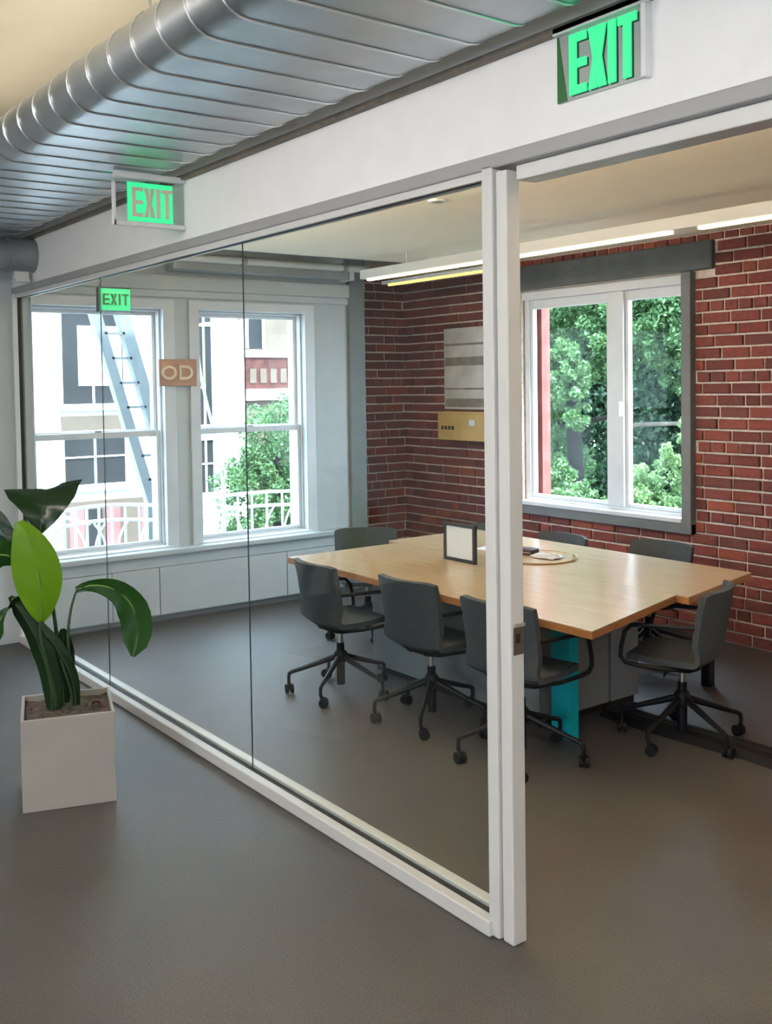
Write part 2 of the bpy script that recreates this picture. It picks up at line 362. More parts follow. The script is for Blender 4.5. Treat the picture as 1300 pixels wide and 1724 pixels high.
def lay(parent, rows, place, limit, key):
    rows = sorted(rows, key=key)
    stuff = MB()
    for i, (a, b, z0, z1) in enumerate(rows):
        k = random.randrange(8); loc, rz = place((a+b)/2, (z0+z1)/2)
        sc = (b-a-J, .022*random.uniform(.8, 1.25), z1-z0-J)
        if i < limit:
            o = bpy.data.objects.new('brick', UBM[k]); COL.objects.link(o); o.parent = parent; o.location = loc; o.rotation_euler.z = rz; o.scale = sc
        else:
            c, s_ = math.cos(rz), math.sin(rz); vs = []
            for (x, y, z) in UB[k].v:
                x *= sc[0]; y *= sc[1]; z *= sc[2]; vs.append((loc[0]+x*c-y*s_, loc[1]+x*s_+y*c, loc[2]+z))
            stuff.add(vs, UB[k].f)
    if stuff.v: tag(stuff.build('brickwork', 'brick', parent), kind='stuff')
WX0, WX1, WZ0, WZ1 = -6.53, -4.70, .80, 2.70
wb = S('wall_back', 'mortar', 'exposed red brick wall with pale mortar around the garden window', 'wall',
       (XB-.3, WX0, YB, YB+.12, 0, 3.4), (WX0, WX1, YB, YB+.12, 0, WZ0), (WX0, WX1, YB, YB+.12, WZ1, 3.4), (WX1, .8, YB, YB+.12, 0, 3.4))
rows = courses(XB, -3.2, ZC, [(WX0, WX1, WZ0, WZ1), (-6.8, -4.53, 2.70, 2.92)])
lay(wb, rows, lambda u, z: ((u, YB+.004, z), 0), 300, lambda r: (-(r[0]), ))
we = S('wall_end', 'mortar', 'narrow dark brick return wall in the corner beside the grey pilaster', 'wall', (XB-.3, XB, 5.4, YB, 0, 3.4))
lay(we, courses(5.50, YB, ZC, []), lambda u, z: ((XB-.004, u, z), PI/2), 300, lambda r: r[0])
# garden window
w3 = struct(empty('window_3', (-5.6, YB, 0)), 'white two-pane window in the brick wall with garden trees outside', 'window')
def wbx(name, m, *bx, bevel=.006, par=None):
    mb = MB()
    for (a0, a1, b0, b1, c0, c1) in bx: mb.box(a0+5.6, a1+5.6, b0-YB, b1-YB, c0, c1)
    return mb.build(name, m, par or w3, bevel=bevel)
y0 = YB+.03; y1 = YB+.10
wbx('window_frame', 'frame', (-6.52, -6.46, y0, y1, .86, 2.70), (-4.785, -4.72, y0, y1, .86, 2.70), (-6.46, -4.785, y0, y1, 2.62, 2.70), (-6.46, -4.785, y0, y1, .86, .895))
wbx('mullion', 'frame', (-5.57, -5.40, y0-.015, y1, .895, 2.62))
for a, b in ((-6.46, -5.57), (-5.40, -4.785)):
    c = wbx('casement', 'frame', (a, a+.035, y0+.01, y1-.01, .895, 2.62), (b-.012, b, y0+.01, y1-.01, .895, 2.62), (a+.035, b-.012, y0+.01, y1-.01, 2.54, 2.62), (a+.035, b-.012, y0+.01, y1-.01, .895, .925))
    wbx('pane', 'pane', (a+.03, b-.01, y0+.03, y0+.034, .92, 2.545), bevel=0, par=c)
wbx('handle', 'chrome', (-5.42, -5.40, y0-.045, y0-.015, 1.62, 1.74), bevel=.004)
wbx('sill', 'frame', (-6.52, -4.78, YB-.075, y0, .835, .87))
wbx('head_board', 'frame', (-6.52, -4.78, YB-.005, y0, 2.62, 2.69))
wbx('sill_apron', 'jamb', (-6.53, -4.70, YB-.06, YB, .755, .835))
wbx('jamb', 'jamb', (-4.785, -4.70, YB-.065, YB+.03, .755, 2.70))
wbx('brick_reveal', 'bred', (-6.60, -6.40, YB+.12, YB+.22, .7, 2.8), bevel=0)
lin = S('trim_4', 'lintel', 'dark grey rough timber lintel above the garden window', 'trim', (-6.8, -4.53, YB-.045, YB+.02, 2.705, 2.915), bevel=.012)
S('wall_right', 'white', 'white side wall of the meeting room beyond the doorway', 'wall', (.5, .62, 2.46, 6.35, 0, 3.4))
# office shell behind the camera, with its own window openings
S('wall_rear', 'white', 'white office wall behind the camera with wide windows', 'wall', (-8.1, -.2, -5.2, -5.05, 0, 3.75), (-.2, 2.2, -5.2, -5.05, 0, 1.0), (-.2, 2.2, -5.2, -5.05, 2.6, 3.75), (2.2, 5.2, -5.2, -5.05, 0, 3.75))
S('wall_side', 'white', 'plain white office side wall behind the camera', 'wall', (5.05, 5.2, -5.05, 2.34, 0, 3.62))
# header over the glass partition
S('wall_header', 'white', 'white bulkhead above the glass partition and doorway', 'wall', (XE, 5.1, YW, YW+.12, 2.66, 3.62), (-.9, 5.1, YW, YW+.12, 0, 2.66))
S('trim_5', 'brownstrip', 'thin brown strip where the bulkhead meets the steel duct', 'trim', (XE, 5.0, YW-.03, YW, 2.962, 2.985))
# glass partition
gp = struct(empty('wall_glass', (0, 0, 0)), 'frameless glass partition on a white rail in front of the meeting room', 'wall')
B('head_rail', 'railshade', gp, (XE, -.9, YW-.012, YW+.13, 2.612, 2.66), bevel=.005)  # shade under the bulkhead is put into the rail's grey colour
B('head_channel', 'trim', gp, (XE, -2.56, YW+.0, YW+.015, 2.585, 2.612), (XE, -2.56, YW+.055, YW+.07, 2.585, 2.612))
B('door_head', 'trim', gp, (-2.445, -.9, YW+.02, YW+.11, 2.562, 2.612), bevel=.004)
B('gasket', 'gasket', gp, (XE, -2.56, YW+.016, YW+.054, 2.59, 2.611))
B('base_rail', 'trim', gp, (XE, -2.56, YW-.03, YW+.015, 0, .055), (XE, -2.56, YW+.052, YW+.10, 0, .06), bevel=.005)
B('gasket', 'gasket', gp, (XE, -2.56, YW+.016, YW+.051, .0, .045))
for a, b in ((-4.318, -2.56), (-6.138, -4.322), (-7.76, -6.142)):
    B('glass_pane', 'glass', gp, (a, b, YW+.029, YW+.039, .03, 2.605))
for x in (-4.32, -6.14):
    B('pane_joint', 'jointgrey', gp, (x-.0018, x+.0018, YW+.031, YW+.037, .045, 2.6))
B('end_channel', 'gasket', gp, (XE+.0, XE+.045, YW+.016, YW+.054, .06, 2.6))
B('end_jamb', 'trim', gp, (XE, XE+.05, YW-.02, YW+.015, .0, 2.612))
B('post', 'trim', gp, (-2.580, -2.528, YW-.012, YW+.055, 0, 2.625), (-2.528, -2.518, YW+.012, YW+.05, 0, 2.61), (-2.518, -2.466, YW-.004, YW+.058, 0, 2.60), bevel=.008)
B('door_strike', 'brass', gp, (-2.4670, -2.4630, YW+.008, YW+.052, .99, 1.085))
B('strike_lip', 'chrome', gp, (-2.4670, -2.4570, YW+.008, YW+.055, 1.085, 1.096))
B('strike_hole', 'gasket', gp, (-2.4640, -2.4615, YW+.016, YW+.036, 1.03, 1.062))

# ------------------------------------------------------------------ duct and pipes
DY0, DY1, DZ, DR = 1.51, 2.19, 3.087, .105
def oval(r, n=10):
    p = []
    for i in range(n+1):
        a = -PI/2-PI*i/n; p.append((DY0+r*math.cos(a), DZ+r*math.sin(a)))
    for i in range(n+1):
        a = PI/2-PI*i/n; p.append((DY1+r*math.cos(a), DZ+r*math.sin(a)))
    return p
du = empty('steel_duct', (-7.7, 1.85, DZ)); tag(du, 'wide flat oval galvanised air duct with ribbed seams under the ceiling', 'duct')
def rel(p, x): return (x+7.7, p[0]-1.85, p[1]-DZ)
pr = oval(DR); mb = MB(); n = len(pr)
mb.add([rel(p, -7.75) for p in pr]+[rel(p, 1.5) for p in pr], [tuple(range(n)), tuple(range(2*n-1, n-1, -1))]+[(i, i+n, (i+1) % n+n, (i+1) % n) for i in range(n)])
mb.build('duct_body', 'duct', du, smooth=True)
mb = MB(); mb.tube([(0, p[0]-1.85, p[1]-DZ) for p in oval(DR+.002)], .0045, 6, closed=True); ribm = mb.mesh('seam_rib', 'rib', True)
x = -7.64
while x < 1.4:
    o = bpy.data.objects.new('seam_rib', ribm); COL.objects.link(o); o.parent = du; o.location = (x+7.7, 0, 0); x += .2065
# hanger rods of the duct
for hx in (-6.2, -3.6, -1.0):
    [MB().tube([(hx+7.7, hy-1.85, DR), (hx+7.7, hy-1.85, 3.62-DZ)], .006, 6).build('hanger_rod', 'pipe', du) for hy in (DY0+.1, DY1)]
rp_ = empty('round_pipe', (-7.3, 1.6, 2.845)); tag(rp_, 'dark grey round pipe with collar under the far end of the steel duct', 'pipe')
MB().tube([(0, -1.6, 0), (0, .69, 0)], .10, 20).build('pipe_body', 'pipe', rp_, True)
MB().tube([(0, .56, 0), (0, .735, 0)], .118, 20).build('collar', 'pipe', rp_, True)
MB().box(-.02, .02, .6, .7, -.175, -.11).box(-.05, .05, .6, .7, -.185, -.17).build('clamp', 'trim', rp_)
cp = empty('ceiling_pipe', (-7.45, 3.9, 2.93)); tag(cp, 'slim grey pipe running along the dark ceiling strip above the windows', 'pipe')
MB().tube([(0, -1.4, 0), (0, 1.45, 0)], .03, 12).build('pipe_body', 'endwall', cp, True)
for yy in (-.9, .2, 1.2): MB().tube([(0, yy-.02, 0), (0, yy+.02, 0)], .042, 12).tube([(0, yy, 0), (0, yy, .37)], .008, 6).build('clamp', 'pipe', cp, True)
bd = empty('box_duct', (-7.55, 3.2, 2.86)); tag(bd, 'dark grey boxed conduit above the street window cornice', 'conduit')
MB().box(-.09, .06, .3, 2.0, -.02, .09).build('conduit_body', 'pipe', bd, bevel=.006)
MB().box(-.1, .07, 1.98, 2.03, -.03, .1).build('end_cap', 'endwall', bd, bevel=.004)

# lamps
def linear_lamp(x0, x1, y, z, label, tube, hgt=.075, gaps=(), wd=.07):
    L = empty('linear_lamp', ((x0+x1)/2, y, z)); tag(L, label, 'lamp'); cx = (x0+x1)/2
    MB().box(x0-cx, x1-cx, -wd/2, wd/2, .018, .018+hgt).build('housing', 'trim', L, bevel=.004)
    edges = [x0+.08]+[e for g in gaps for e in g]+[x1-.06]
    for a, b in zip(edges[0::2], edges[1::2]):
        MB().box(a-cx, b-cx, -wd/2+.012, wd/2-.012, .0, .0175).build('light_tube', tube, L, bevel=.004)
    for hx in (x0+.6, x1-.6): MB().tube([(hx-cx, 0, .018+hgt), (hx-cx, 0, ZC-z)], .006, 6).build('suspension_rod', 'trim', L)
    return L
linear_lamp(-7.08, -1.6, 5.04, 2.775, 'long white linear lamp with warm light strip hanging over the table', 'ltube', gaps=((-3.90, -3.70),))
linear_lamp(-7.36, -5.75, 5.46, 2.775, 'second linear lamp with yellow strip hanging closer to the brick wall', 'ltube2', .03, wd=.05)
dl = empty('recessed_downlight', (-4.62, 3.83, ZC)); tag(dl, 'small round recessed downlight in the white meeting room ceiling', 'downlight')
MB().lathe([(.055, -.012), (.06, -.003), (.06, .0)], 20).build('bezel', 'trim', dl, True)
MB().lathe([(.03, -.014), (.034, -.0125)], 16).build('lens', 'pipe', dl)
cv = empty('added_uplight', (-4.0, 3.0, 2.80)); tag(cv, 'unseen linear uplight added behind the bulkhead to warm the meeting room ceiling', 'lamp')  # added out of sight to brighten the meeting room ceiling
MB().box(-3.0, 3.0, -.04, .04, -.015, .0).build('housing', 'trim', cv)
MB().box(-2.9, 2.9, -.02, .02, .0, .012).build('light_tube', 'ceilfill', cv)
for hx in (-2.5, 0, 2.5): MB().tube([(hx, .03, 0), (hx, .03, ZC-2.80)], .004, 6).build('suspension_rod', 'trim', cv)
ul = empty('uplight_strip', (-2.2, 1.62, DZ+DR+.01)); tag(ul, 'warm light strip lying on top of the steel duct', 'lamp')
MB().box(-4.5, 3.5, -.04, .04, 0, .02).build('tray', 'trim', ul)
MB().box(-4.4, 3.4, -.02, .02, .02, .035).build('light_tube', 'upglow', ul)

for lx, ly, lab in ((-3.6, -.5, 'unseen linear lamp added left of the camera'), (1.2, .3, 'unseen linear lamp added just behind the camera'), (1.2, -2.4, 'unseen linear lamp added near the rear windows')):
    L = empty('added_office_lamp', (lx, ly, 3.05)); tag(L, lab, 'lamp')  # lamps added out of view to light the bulkhead warmly
    MB().box(-1.25, 1.25, -.08, .08, .018, .075).build('housing', 'trim', L, bevel=.004)
    MB().box(-1.2, 1.2, -.06, .06, -.09, .018).build('light_tube', 'officefill', L)
    for hx in (-.9, .9): MB().tube([(hx, 0, .075), (hx, 0, .57)], .005, 6).build('suspension_rod', 'trim', L)

# ------------------------------------------------------------------ exit signs (local: x = reading direction, z up, front = -y)
def letters(word, x0, z0, wd, h, st, gap, d0, d1):
    out = []; x = x0
    for ch in word:
        mb = MB(); cw = wd*(.42 if ch == 'I' else 1)
        def bx(a, b, c, d): mb.box(a, b, d0, d1, c, d)
        if ch == 'E': bx(x, x+st, z0, z0+h); [bx(x+st, x+cw, z, z+st*.9) for z in (z0, z0+h/2-st*.45, z0+h-st*.9)]
        elif ch == 'I': s_ = (cw-st)/2; bx(x+s_, x+s_+st, z0, z0+h)
        elif ch == 'T': bx(x, x+cw, z0+h-st*.9, z0+h); bx(x+(cw-st)/2, x+(cw+st)/2, z0, z0+h-st*.9)
        elif ch == 'X':
            k = st*1.12; mx = x+cw/2; mz = z0+h/2
            mb.prism([(x, z0), (x+k, z0), (mx, mz-k*.75), (x+cw-k, z0), (x+cw, z0), (mx+k*.52, mz), (x+cw, z0+h), (x+cw-k, z0+h), (mx, mz+k*.75), (x+k, z0+h), (x, z0+h), (mx-k*.52, mz)], d0, d1)
        elif ch in 'OD':
            n = 20; o_ = []; i_ = []
            for q in range(n):
                a = 2*PI*q/n
                if ch == 'O': px, pz = math.cos(a), math.sin(a)
                else: px, pz = (math.cos(a), math.sin(a)) if math.cos(a) > -.01 else (max(-.85, 2.2*math.cos(a)), math.copysign(min(1, abs(math.sin(a))*1.6), math.sin(a)))
                o_.append((x+cw/2+px*cw/2, z0+h/2+pz*h/2)); i_.append((x+cw/2+px*(cw/2-st), z0+h/2+pz*(h/2-st)))
            vs = [(a, d0, b) for a, b in o_]+[(a, d0, b) for a, b in i_]+[(a, d1, b) for a, b in o_]+[(a, d1, b) for a, b in i_]
            fs = []
            for q in range(n):
                r = (q+1) % n
                fs += [(q, r, n+r, n+q), (2*n+q, 3*n+q, 3*n+r, 2*n+r), (q, 2*n+q, 2*n+r, r), (n+q, n+r, 3*n+r, 3*n+q)]
            mb.add(vs, fs)
        out.append((ch, mb)); x += cw+gap
    return out
# big sign flush on the bulkhead
s1 = empty('exit_sign', (-2.06, YW, 2.755)); tag(s1, 'large green-lettered EXIT sign flush on the bulkhead above the doorway', 'exit sign', None)
MB().box(-.168, .168, -.008, 0, 0, .20).build('back_panel', 'panelgrey', s1)
MB().box(-.17, .185, -.03, 0, .20, .225).box(.168, .185, -.03, 0, -.005, .20).build('housing', 'housing', s1, bevel=.003)
MB().prism([(-.168, .0), (-.128, .0), (-.162, .20), (-.168, .20)], -.0105, -.008).build('green_side', 'darkgreen', s1)
for ch, mb in letters('EXIT', -.115, .012, .068, .18, .028, .008, -.016, -.009): mb.build('letter', 'green', s1)
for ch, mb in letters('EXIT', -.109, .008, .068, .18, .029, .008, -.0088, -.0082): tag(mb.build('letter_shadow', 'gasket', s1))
# sign hanging across the corridor
s2 = empty('exit_sign', (-4.86, 1.965, 2.722), PI/2); tag(s2, 'clear panel EXIT sign with pale letters on green projecting from bulkhead under the duct', 'exit sign')
MB().box(0, .368, -.004, .004, 0, .235).build('clear_panel', 'acrylic', s2)
MB().box(-.008, .37, -.012, .012, -.012, .008).box(-.012, .0, -.012, .012, -.012, .2).build('edge_frame', 'housing', s2)
MB().box(0, .37, -.02, .02, .222, .25).build('housing', 'housing', s2)
MB().box(.062, .305, -.007, -.005, .012, .205).build('green_field', 'green', s2)
for ch, mb in letters('EXIT', .085, .035, .058, .145, .02, .006, -.011, -.0075): mb.build('letter', 'signpale', s2)
# small sign inside the meeting room
s3 = empty('exit_sign', (-6.6, 2.54, 2.425), PI/2); tag(s3, 'small glowing green EXIT sign with dark letters hanging behind the glass by the street window', 'exit sign')
MB().box(0, .215, -.012, .012, 0, .145).build('green_field', 'green', s3)
MB().box(-.012, .0, -.016, .016, -.01, .15).box(0, .22, -.016, .016, .145, .151).build('edge_frame', 'gasket', s3)
MB().box(-.02, .23, -.02, .02, -.014, .0).build('bottom_rail', 'acrylic', s3)
for ch, mb in letters('EXIT', .022, .035, .046, .075, .014, .008, -.016, -.0125): mb.build('letter', 'darkgreen', s3)
for hx in (.005, .03): MB().tube([(hx, 0, .15), (hx, 0, ZC-2.425)], .003, 6).build('hanger', 'pipe', s3)

# ------------------------------------------------------------------ tables
ZT = .74
t1 = empty('meeting_table', (-4.58, 4.05, 0)); tag(t1, 'oak-topped table nearest the glass with grey base and one teal leg', 'table')
def oak_top(par, pts, z0, z1):
    t = MB().prism(pts, z1-.004, z1, 'z').build('tabletop', 'wood', par)
    MB().prism(pts, z0, z1-.004, 'z').build('edge_band', 'woodedge', t, bevel=.003)
    return t
oak_top(t1, [(-1.37, -.48), (1.36, -.48), (1.10, .475), (-1.37, .475)], ZT-.042, ZT)
MB().box(-.92, .63, -.10, .47, 0.04, ZT-.042).build('base_cabinet', 'base', t1, bevel=.004)
MB().box(-.9, .61, -.08, .47, 0, .04).build('plinth', 'gasket', t1)
MB().box(.72, .86, -.10, -.035, 0, ZT-.042).build('leg', 'teal', t1, bevel=.003)
MB().box(.68, .74, -.02, .06, 0, .12).build('foot', 'gasket', t1, bevel=.005)
t2 = empty('meeting_table', (-4.75, 5.0, 0)); tag(t2, 'oak-topped table along the brick wall carrying the round tray', 'table')
oak_top(t2, [(-1.35, -.46), (1.34, -.46), (1.14, .41), (-1.35, .41)], ZT-.045, ZT-.003)
MB().box(-.75, .80, -.46, -.22, .04, ZT-.045).build('base_cabinet', 'base', t2, bevel=.004)
MB().box(-.73, .78, -.46, -.24, 0, .04).build('plinth', 'gasket', t2)
for lx in (-.115, .88):
    for ly in (.34,): MB().box(lx-.03, lx+.03, ly-.03, ly+.03, 0, ZT-.045).build('leg', 'black', t2, bevel=.004)
MB().box(-.115, .88, .325, .355, ZT-.085, ZT-.045).build('stretcher', 'black', t2)

# table things
pf = empty('picture_frame', (-5.04, 4.33, ZT)); tag(pf, 'black picture frame with blank white card standing on the near table', 'picture frame')
MB().box(-.155, -.132, -.012, .012, 0, .25).box(.132, .155, -.012, .012, 0, .25).box(-.132, .132, -.012, .012, 0, .022).box(-.132, .132, -.012, .012, .228, .25).build('frame', 'gasket', pf, bevel=.002)
MB().box(-.132, .132, -.004, .008, .022, .228).build('card', 'paper', pf)
MB().prism([(.012, .0), (.09, .0), (.012, .18)], -.01, .01, 'x').build('stand', 'gasket', pf)
yc = empty('card_holder', (-4.83, 4.46, ZT)); tag(yc, 'small yellow card holder with black side beside the picture frame', 'card holder')
MB().box(-.05, .03, -.02, .02, .004, .09).build('card_block', 'yellow', yc, bevel=.003)
MB().box(.03, .042, -.025, .025, .0, .095).box(-.05, .03, -.025, .025, 0, .004).build('holder', 'gasket', yc, bevel=.002)
ps = MB().box(-.16, .16, -.11, .11, 0, .002).build('paper_sheet', 'paper', loc=(-5.25, 4.9, ZT-.003), rz=.25); tag(ps, 'white sheet of paper lying behind the picture frame', 'paper')
tr = empty('round_tray', (-4.83, 4.82, ZT-.003)); tag(tr, 'flat round pale wooden tray on the far table', 'tray')
MB().lathe([(.26, 0), (.27, .004), (.27, .012), (.25, .012), (.245, .007)], 40).build('tray_body', 'wood', tr, True)
MB().lathe([(.006, .0), (.014, .006), (.014, .02), (.006, .028)], 12, (.245, .10, .012)).build('knob', 'chrome', tr, True)
db = empty('leather_case', (-4.98, 4.84, ZT+.005), .15); tag(db, 'dark brown leather case lying on the round tray', 'case')
MB().box(-.10, .10, -.05, .05, 0, .04).build('case_body', 'darkbox', db, bevel=.008)
MB().box(-.1, .1, -.053, -.05, .016, .02).build('zip', 'chrome', db)
pl = empty('paper_napkin', (-4.76, 4.84, ZT+.005)); tag(pl, 'crumpled pale paper napkin on the round tray next to the case', 'napkin')
A = []; Bk = []
for i in range(9):
    ra = []; rb = []
    for j in range(7):
        zz = .008+.02*abs(math.sin(i*1.7+j*2.3))*(1 if 0 < i < 8 and 0 < j < 6 else .2)
        ra.append(((i/8-.5)*.2+.01*math.sin(j*2), (j/6-.5)*.13+.01*math.cos(i), zz)); rb.append((ra[-1][0], ra[-1][1], max(0, zz-.006)))
    A.append(ra); Bk.append(rb)
MB().solid(A, Bk).build('napkin_sheet', 'whitestrip', pl, True)

# ------------------------------------------------------------------ chairs (local +y = forward)
PROF = [(.245, .452), (.20, .462), (.10, .452), (.0, .444), (-.09, .440), (-.135, .446), (-.168, .470), (-.186, .510), (-.198, .560), (-.212, .640), (-.226, .730), (-.238, .800), (-.242, .832)]
def shell(i0, i1, th, half, cup):
    A = []; Bk = []
    NU = 13
    for a in range(NU):
        u = -1+2*a/(NU-1); ra = []; rb = []
        for i in range(i0, i1+1):
            y, z = PROF[i]
            p0 = Vector(PROF[max(i-1, 0)]); p1 = Vector(PROF[min(i+1, len(PROF)-1)]); t = (p1-p0).normalized(); nn = Vector((t.y, -t.x))  # inward/up-forward normal flipped below
            nrm = Vector((-t.y, t.x))
            if nrm.x < 0 and i > 5: pass
            # wrap: sides come forward on the back, rise on the seat
            k = max(0, min(1, (i-4)/4))
            wv = half(i); x = u*wv
            c = cup(i)*u*u
            yy = y+c*k; zz = z+c*(1-k)*.35
            # rounded top corners
            if i == len(PROF)-1: zz -= .012*max(0, abs(u)-.8)/.2
            n3 = Vector((0, abs(t.y), abs(t.x))) if i > 4 else Vector((0, 0, 1))
            n3.normalize()
            ra.append((x, yy+n3.y*th/2, zz+n3.z*th/2)); rb.append((x, yy-n3.y*th/2, zz-n3.z*th/2))
        A.append(ra); Bk.append(rb)
    return MB().solid(A, Bk)
def half(i): return [.175, .205, .225, .235, .235, .235, .235, .235, .238, .24, .242, .242, .24][i]
def cup(i): return [.01, .015, .03, .05, .06, .06, .06, .065, .07, .075, .075, .07, .07][i]
def make_chair():
    r = empty('office_chair')
    shell(0, 6, .032, half, cup).build('seat', 'fabric', r, True)
    shell(6, 12, .032, half, cup).build('backrest', 'fabric', r, True)
    for s in (-1, 1):
        pts = [(s*.06, -.10, .405), (s*.16, -.08, .415), (s*.235, .02, .43), (s*.25, .16, .437), (s*.253, .225, .445), (s*.255, .25, .475), (s*.255, .245, .53), (s*.255, .225, .61), (s*.255, .19, .645), (s*.255, .10, .652), (s*.252, -.04, .656), (s*.245, -.13, .657)]
        MB().tube(pts, .0115, 8).build('arm_frame', 'black', r, True)
    MB().box(-.09, .09, -.11, .09, .40, .425).build('seat_plate', 'black', r, bevel=.006)
    MB().tube([(0, 0, .30), (0, 0, .41)], .017, 12).build('gas_piston', 'chrome', r, True)
    MB().tube([(0, 0, .05), (0, 0, .20), (0, 0, .201), (0, 0, .31)], [.026, .026, .024, .024], 14).build('column', 'black', r, True)
    MB().lathe([(.028, .185), (.042, .195), (.042, .245), (.03, .262)], 16).build('hub', 'black', r, True)
    MB().tube([(-.09, .02, .405), (-.2, .03, .40), (-.23, .03, .392)], .006, 6).build('lever', 'black', r)
    for k in range(5):
        a = 2*PI*k/5+.35; c, s = math.cos(a), math.sin(a)
        def P(d, z): return (c*d, s*d, z)
        lg = MB().tube([P(.03, .222), P(.12, .19), P(.24, .148), P(.305, .128), P(.322, .118), P(.326, .09), P(.326, .072)], [.019, .017, .0135, .0125, .012, .0105, .010], 8).build('base_leg', 'black', r, True)
        cs = MB(); q = a+1.9
        ox, oy = c*.326+.018*math.cos(q), s*.326+.018*math.sin(q)
        wx, wy = -math.sin(q), math.cos(q)
        for e in (-1, 1): cs.tube([(ox+wx*e*.008, oy+wy*e*.008, .0285), (ox+wx*e*.024, oy+wy*e*.024, .0285)], .0285, 14)
        cs.tube([(ox-wx*.01, oy-wy*.01, .0285), (ox+wx*.01, oy+wy*.01, .0285)], .012, 8)
        cs.tube([(c*.326, s*.326, .075), (c*.326+.008*math.cos(q), s*.326+.008*math.sin(q), .055), (ox, oy, .03)], .011, 8)
        cs.build('caster', 'rubber', lg, True)
    return r
CHAIRS = [(-5.22, 3.50, 86, 1, 'dark grey swivel chair on near side, farthest left beside the street window'),
          (-4.45, 3.60, 92, 1, 'dark grey swivel chair in the middle of the near side, whole back seen through glass'),
          (-3.71, 3.58, 95, 1, 'dark grey swivel chair on near side half hidden by the white post'),
          (-3.37, 4.43, 202, 1, 'dark grey swivel chair at the right table end, near the brick wall'),
          (-6.31, 4.49, -32, .945, 'dark grey chair at the far left table end by the pilaster'),
          (-5.92, 5.27, -88, .945, 'dark grey chair behind the picture frame against dark brick'),
          (-5.23, 5.31, -92, .945, 'dark grey chair on far side under the garden window, right of the white post'),
          (-4.50, 5.55, -84, .945, 'dark grey chair on far side under the right edge of the garden window')]
proto = make_chair()
for i, (x, y, a, tw, lab) in enumerate(CHAIRS):
    c = proto if i == 0 else copy_tree(proto)
    c.scale.z = tw            # gas lift setting
    c.location = (x, y, 0); c.rotation_euler.z = math.radians(a-90)
    tag(c, lab, 'chair', 'office chairs around the meeting tables')
cc = empty('cable_cover', (-3.0, 4.5, 0)); tag(cc, 'flat black cable cover running along the floor from under the table', 'cable cover')
def strip(pts, w_, h_):
    A = []; Bk = []
    for i, p in enumerate(pts):
        p = Vector(p); q = Vector(pts[min(i+1, len(pts)-1)])-Vector(pts[max(i-1, 0)]); nn = Vector((-q.y, q.x)).normalized()
        A.append([(*(p+nn*w_*e), h_*k) for e, k in ((-.5, .0), (-.35, 1), (.35, 1), (.5, .0))]); Bk.append([(*(p+nn*w_*e), .0) for e in (-.5, -.35, .35, .5)])
    return MB().solid(A, Bk)
strip([(-.9, -.02), (-.6, -.03), (0, .02), (.8, .0), (2.2, -.08)], .20, .04).build('cover_body', 'rubber', cc)
strip([(-.9, -.02), (-.6, -.03), (0, .02), (.8, .0), (2.2, -.08)], .02, .044).build('cover_ridge', 'gasket', cc)

# ------------------------------------------------------------------ wall pieces
po = empty('wall_poster', (-7.2, YB-.03, 1.66)); tag(po, 'pale banded poster panel hanging on the dark brick wall', 'poster')
MB().box(-.345, .345, -.012, .004, 0, .765).build('panel', 'whitestrip', po, bevel=.003)
for z0, z1 in ((.02, .10), (.185, .20), (.41, .49), (.60, .62)): MB().box(-.33, .345, -.015, -.012, z0, z1).build('printed_band', 'posterdark', po)
sb = empty('wall_shelf_box', (-7.2, YB-.03, 1.37)); tag(sb, 'golden wooden box shelf mounted below the pale poster', 'shelf')
MB().box(-.345, .345, -.10, .006, 0, .25).build('box_body', 'goldwood', sb, bevel=.006)
MB().box(-.35, .35, -.11, .006, .25, .27).build('lid', 'goldwood', sb, bevel=.004)
MB().box(.12, .2, -.115, -.10, .14, .2).build('latch', 'housing', sb, bevel=.003)
for k in range(4): MB().box(-.29+k*.05, -.26+k*.05, -.102, -.10, .1, .135).build('stamped_mark', 'darkbox', sb)
od = empty('letter_slab', (XE+.028, 3.64, 1.915), PI/2); tag(od, 'brown plaque with cream letters OD on the pier between the street windows', 'sign')
MB().box(-.165, .17, -.02, 0, 0, .22).build('board', 'slab', od, bevel=.006)  # brown box with raised cream letters set against the pier
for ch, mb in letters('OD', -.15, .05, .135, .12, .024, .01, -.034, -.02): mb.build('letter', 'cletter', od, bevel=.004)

# ------------------------------------------------------------------ potted plant
pp = empty('potted_plant', (-4.74, 1.62, 0), math.radians(-18)); tag(pp, 'leafy green plant in a square white planter beside the glass partition', 'plant')
a = .205; t_ = .014
q_ = a-t_; R4 = lambda r, z: [(-r, -r, z), (r, -r, z), (r, r, z), (-r, r, z)]
mb = MB(); mb.add(R4(a, 0)+R4(a, .42)+R4(q_, .42)+R4(q_, .03), [(3, 2, 1, 0), (12, 13, 14, 15)]+[(k*4+i, k*4+(i+1) % 4, k*4+4+(i+1) % 4, k*4+4+i) for k in range(3) for i in range(4)])
mb.build('planter', 'pot', pp, bevel=.004)
A = []; Bk = []
for i in range(13):
    ra = []; rb = []
    for j in range(13):
        x = -a+t_+(2*a-2*t_)*i/12; y = -a+t_+(2*a-2*t_)*j/12
        ra.append((x, y, .385+.018*random.random())); rb.append((x, y, .03))
    A.append(ra); Bk.append(rb)
MB().solid(A, Bk).build('soil', 'soil', pp, True)
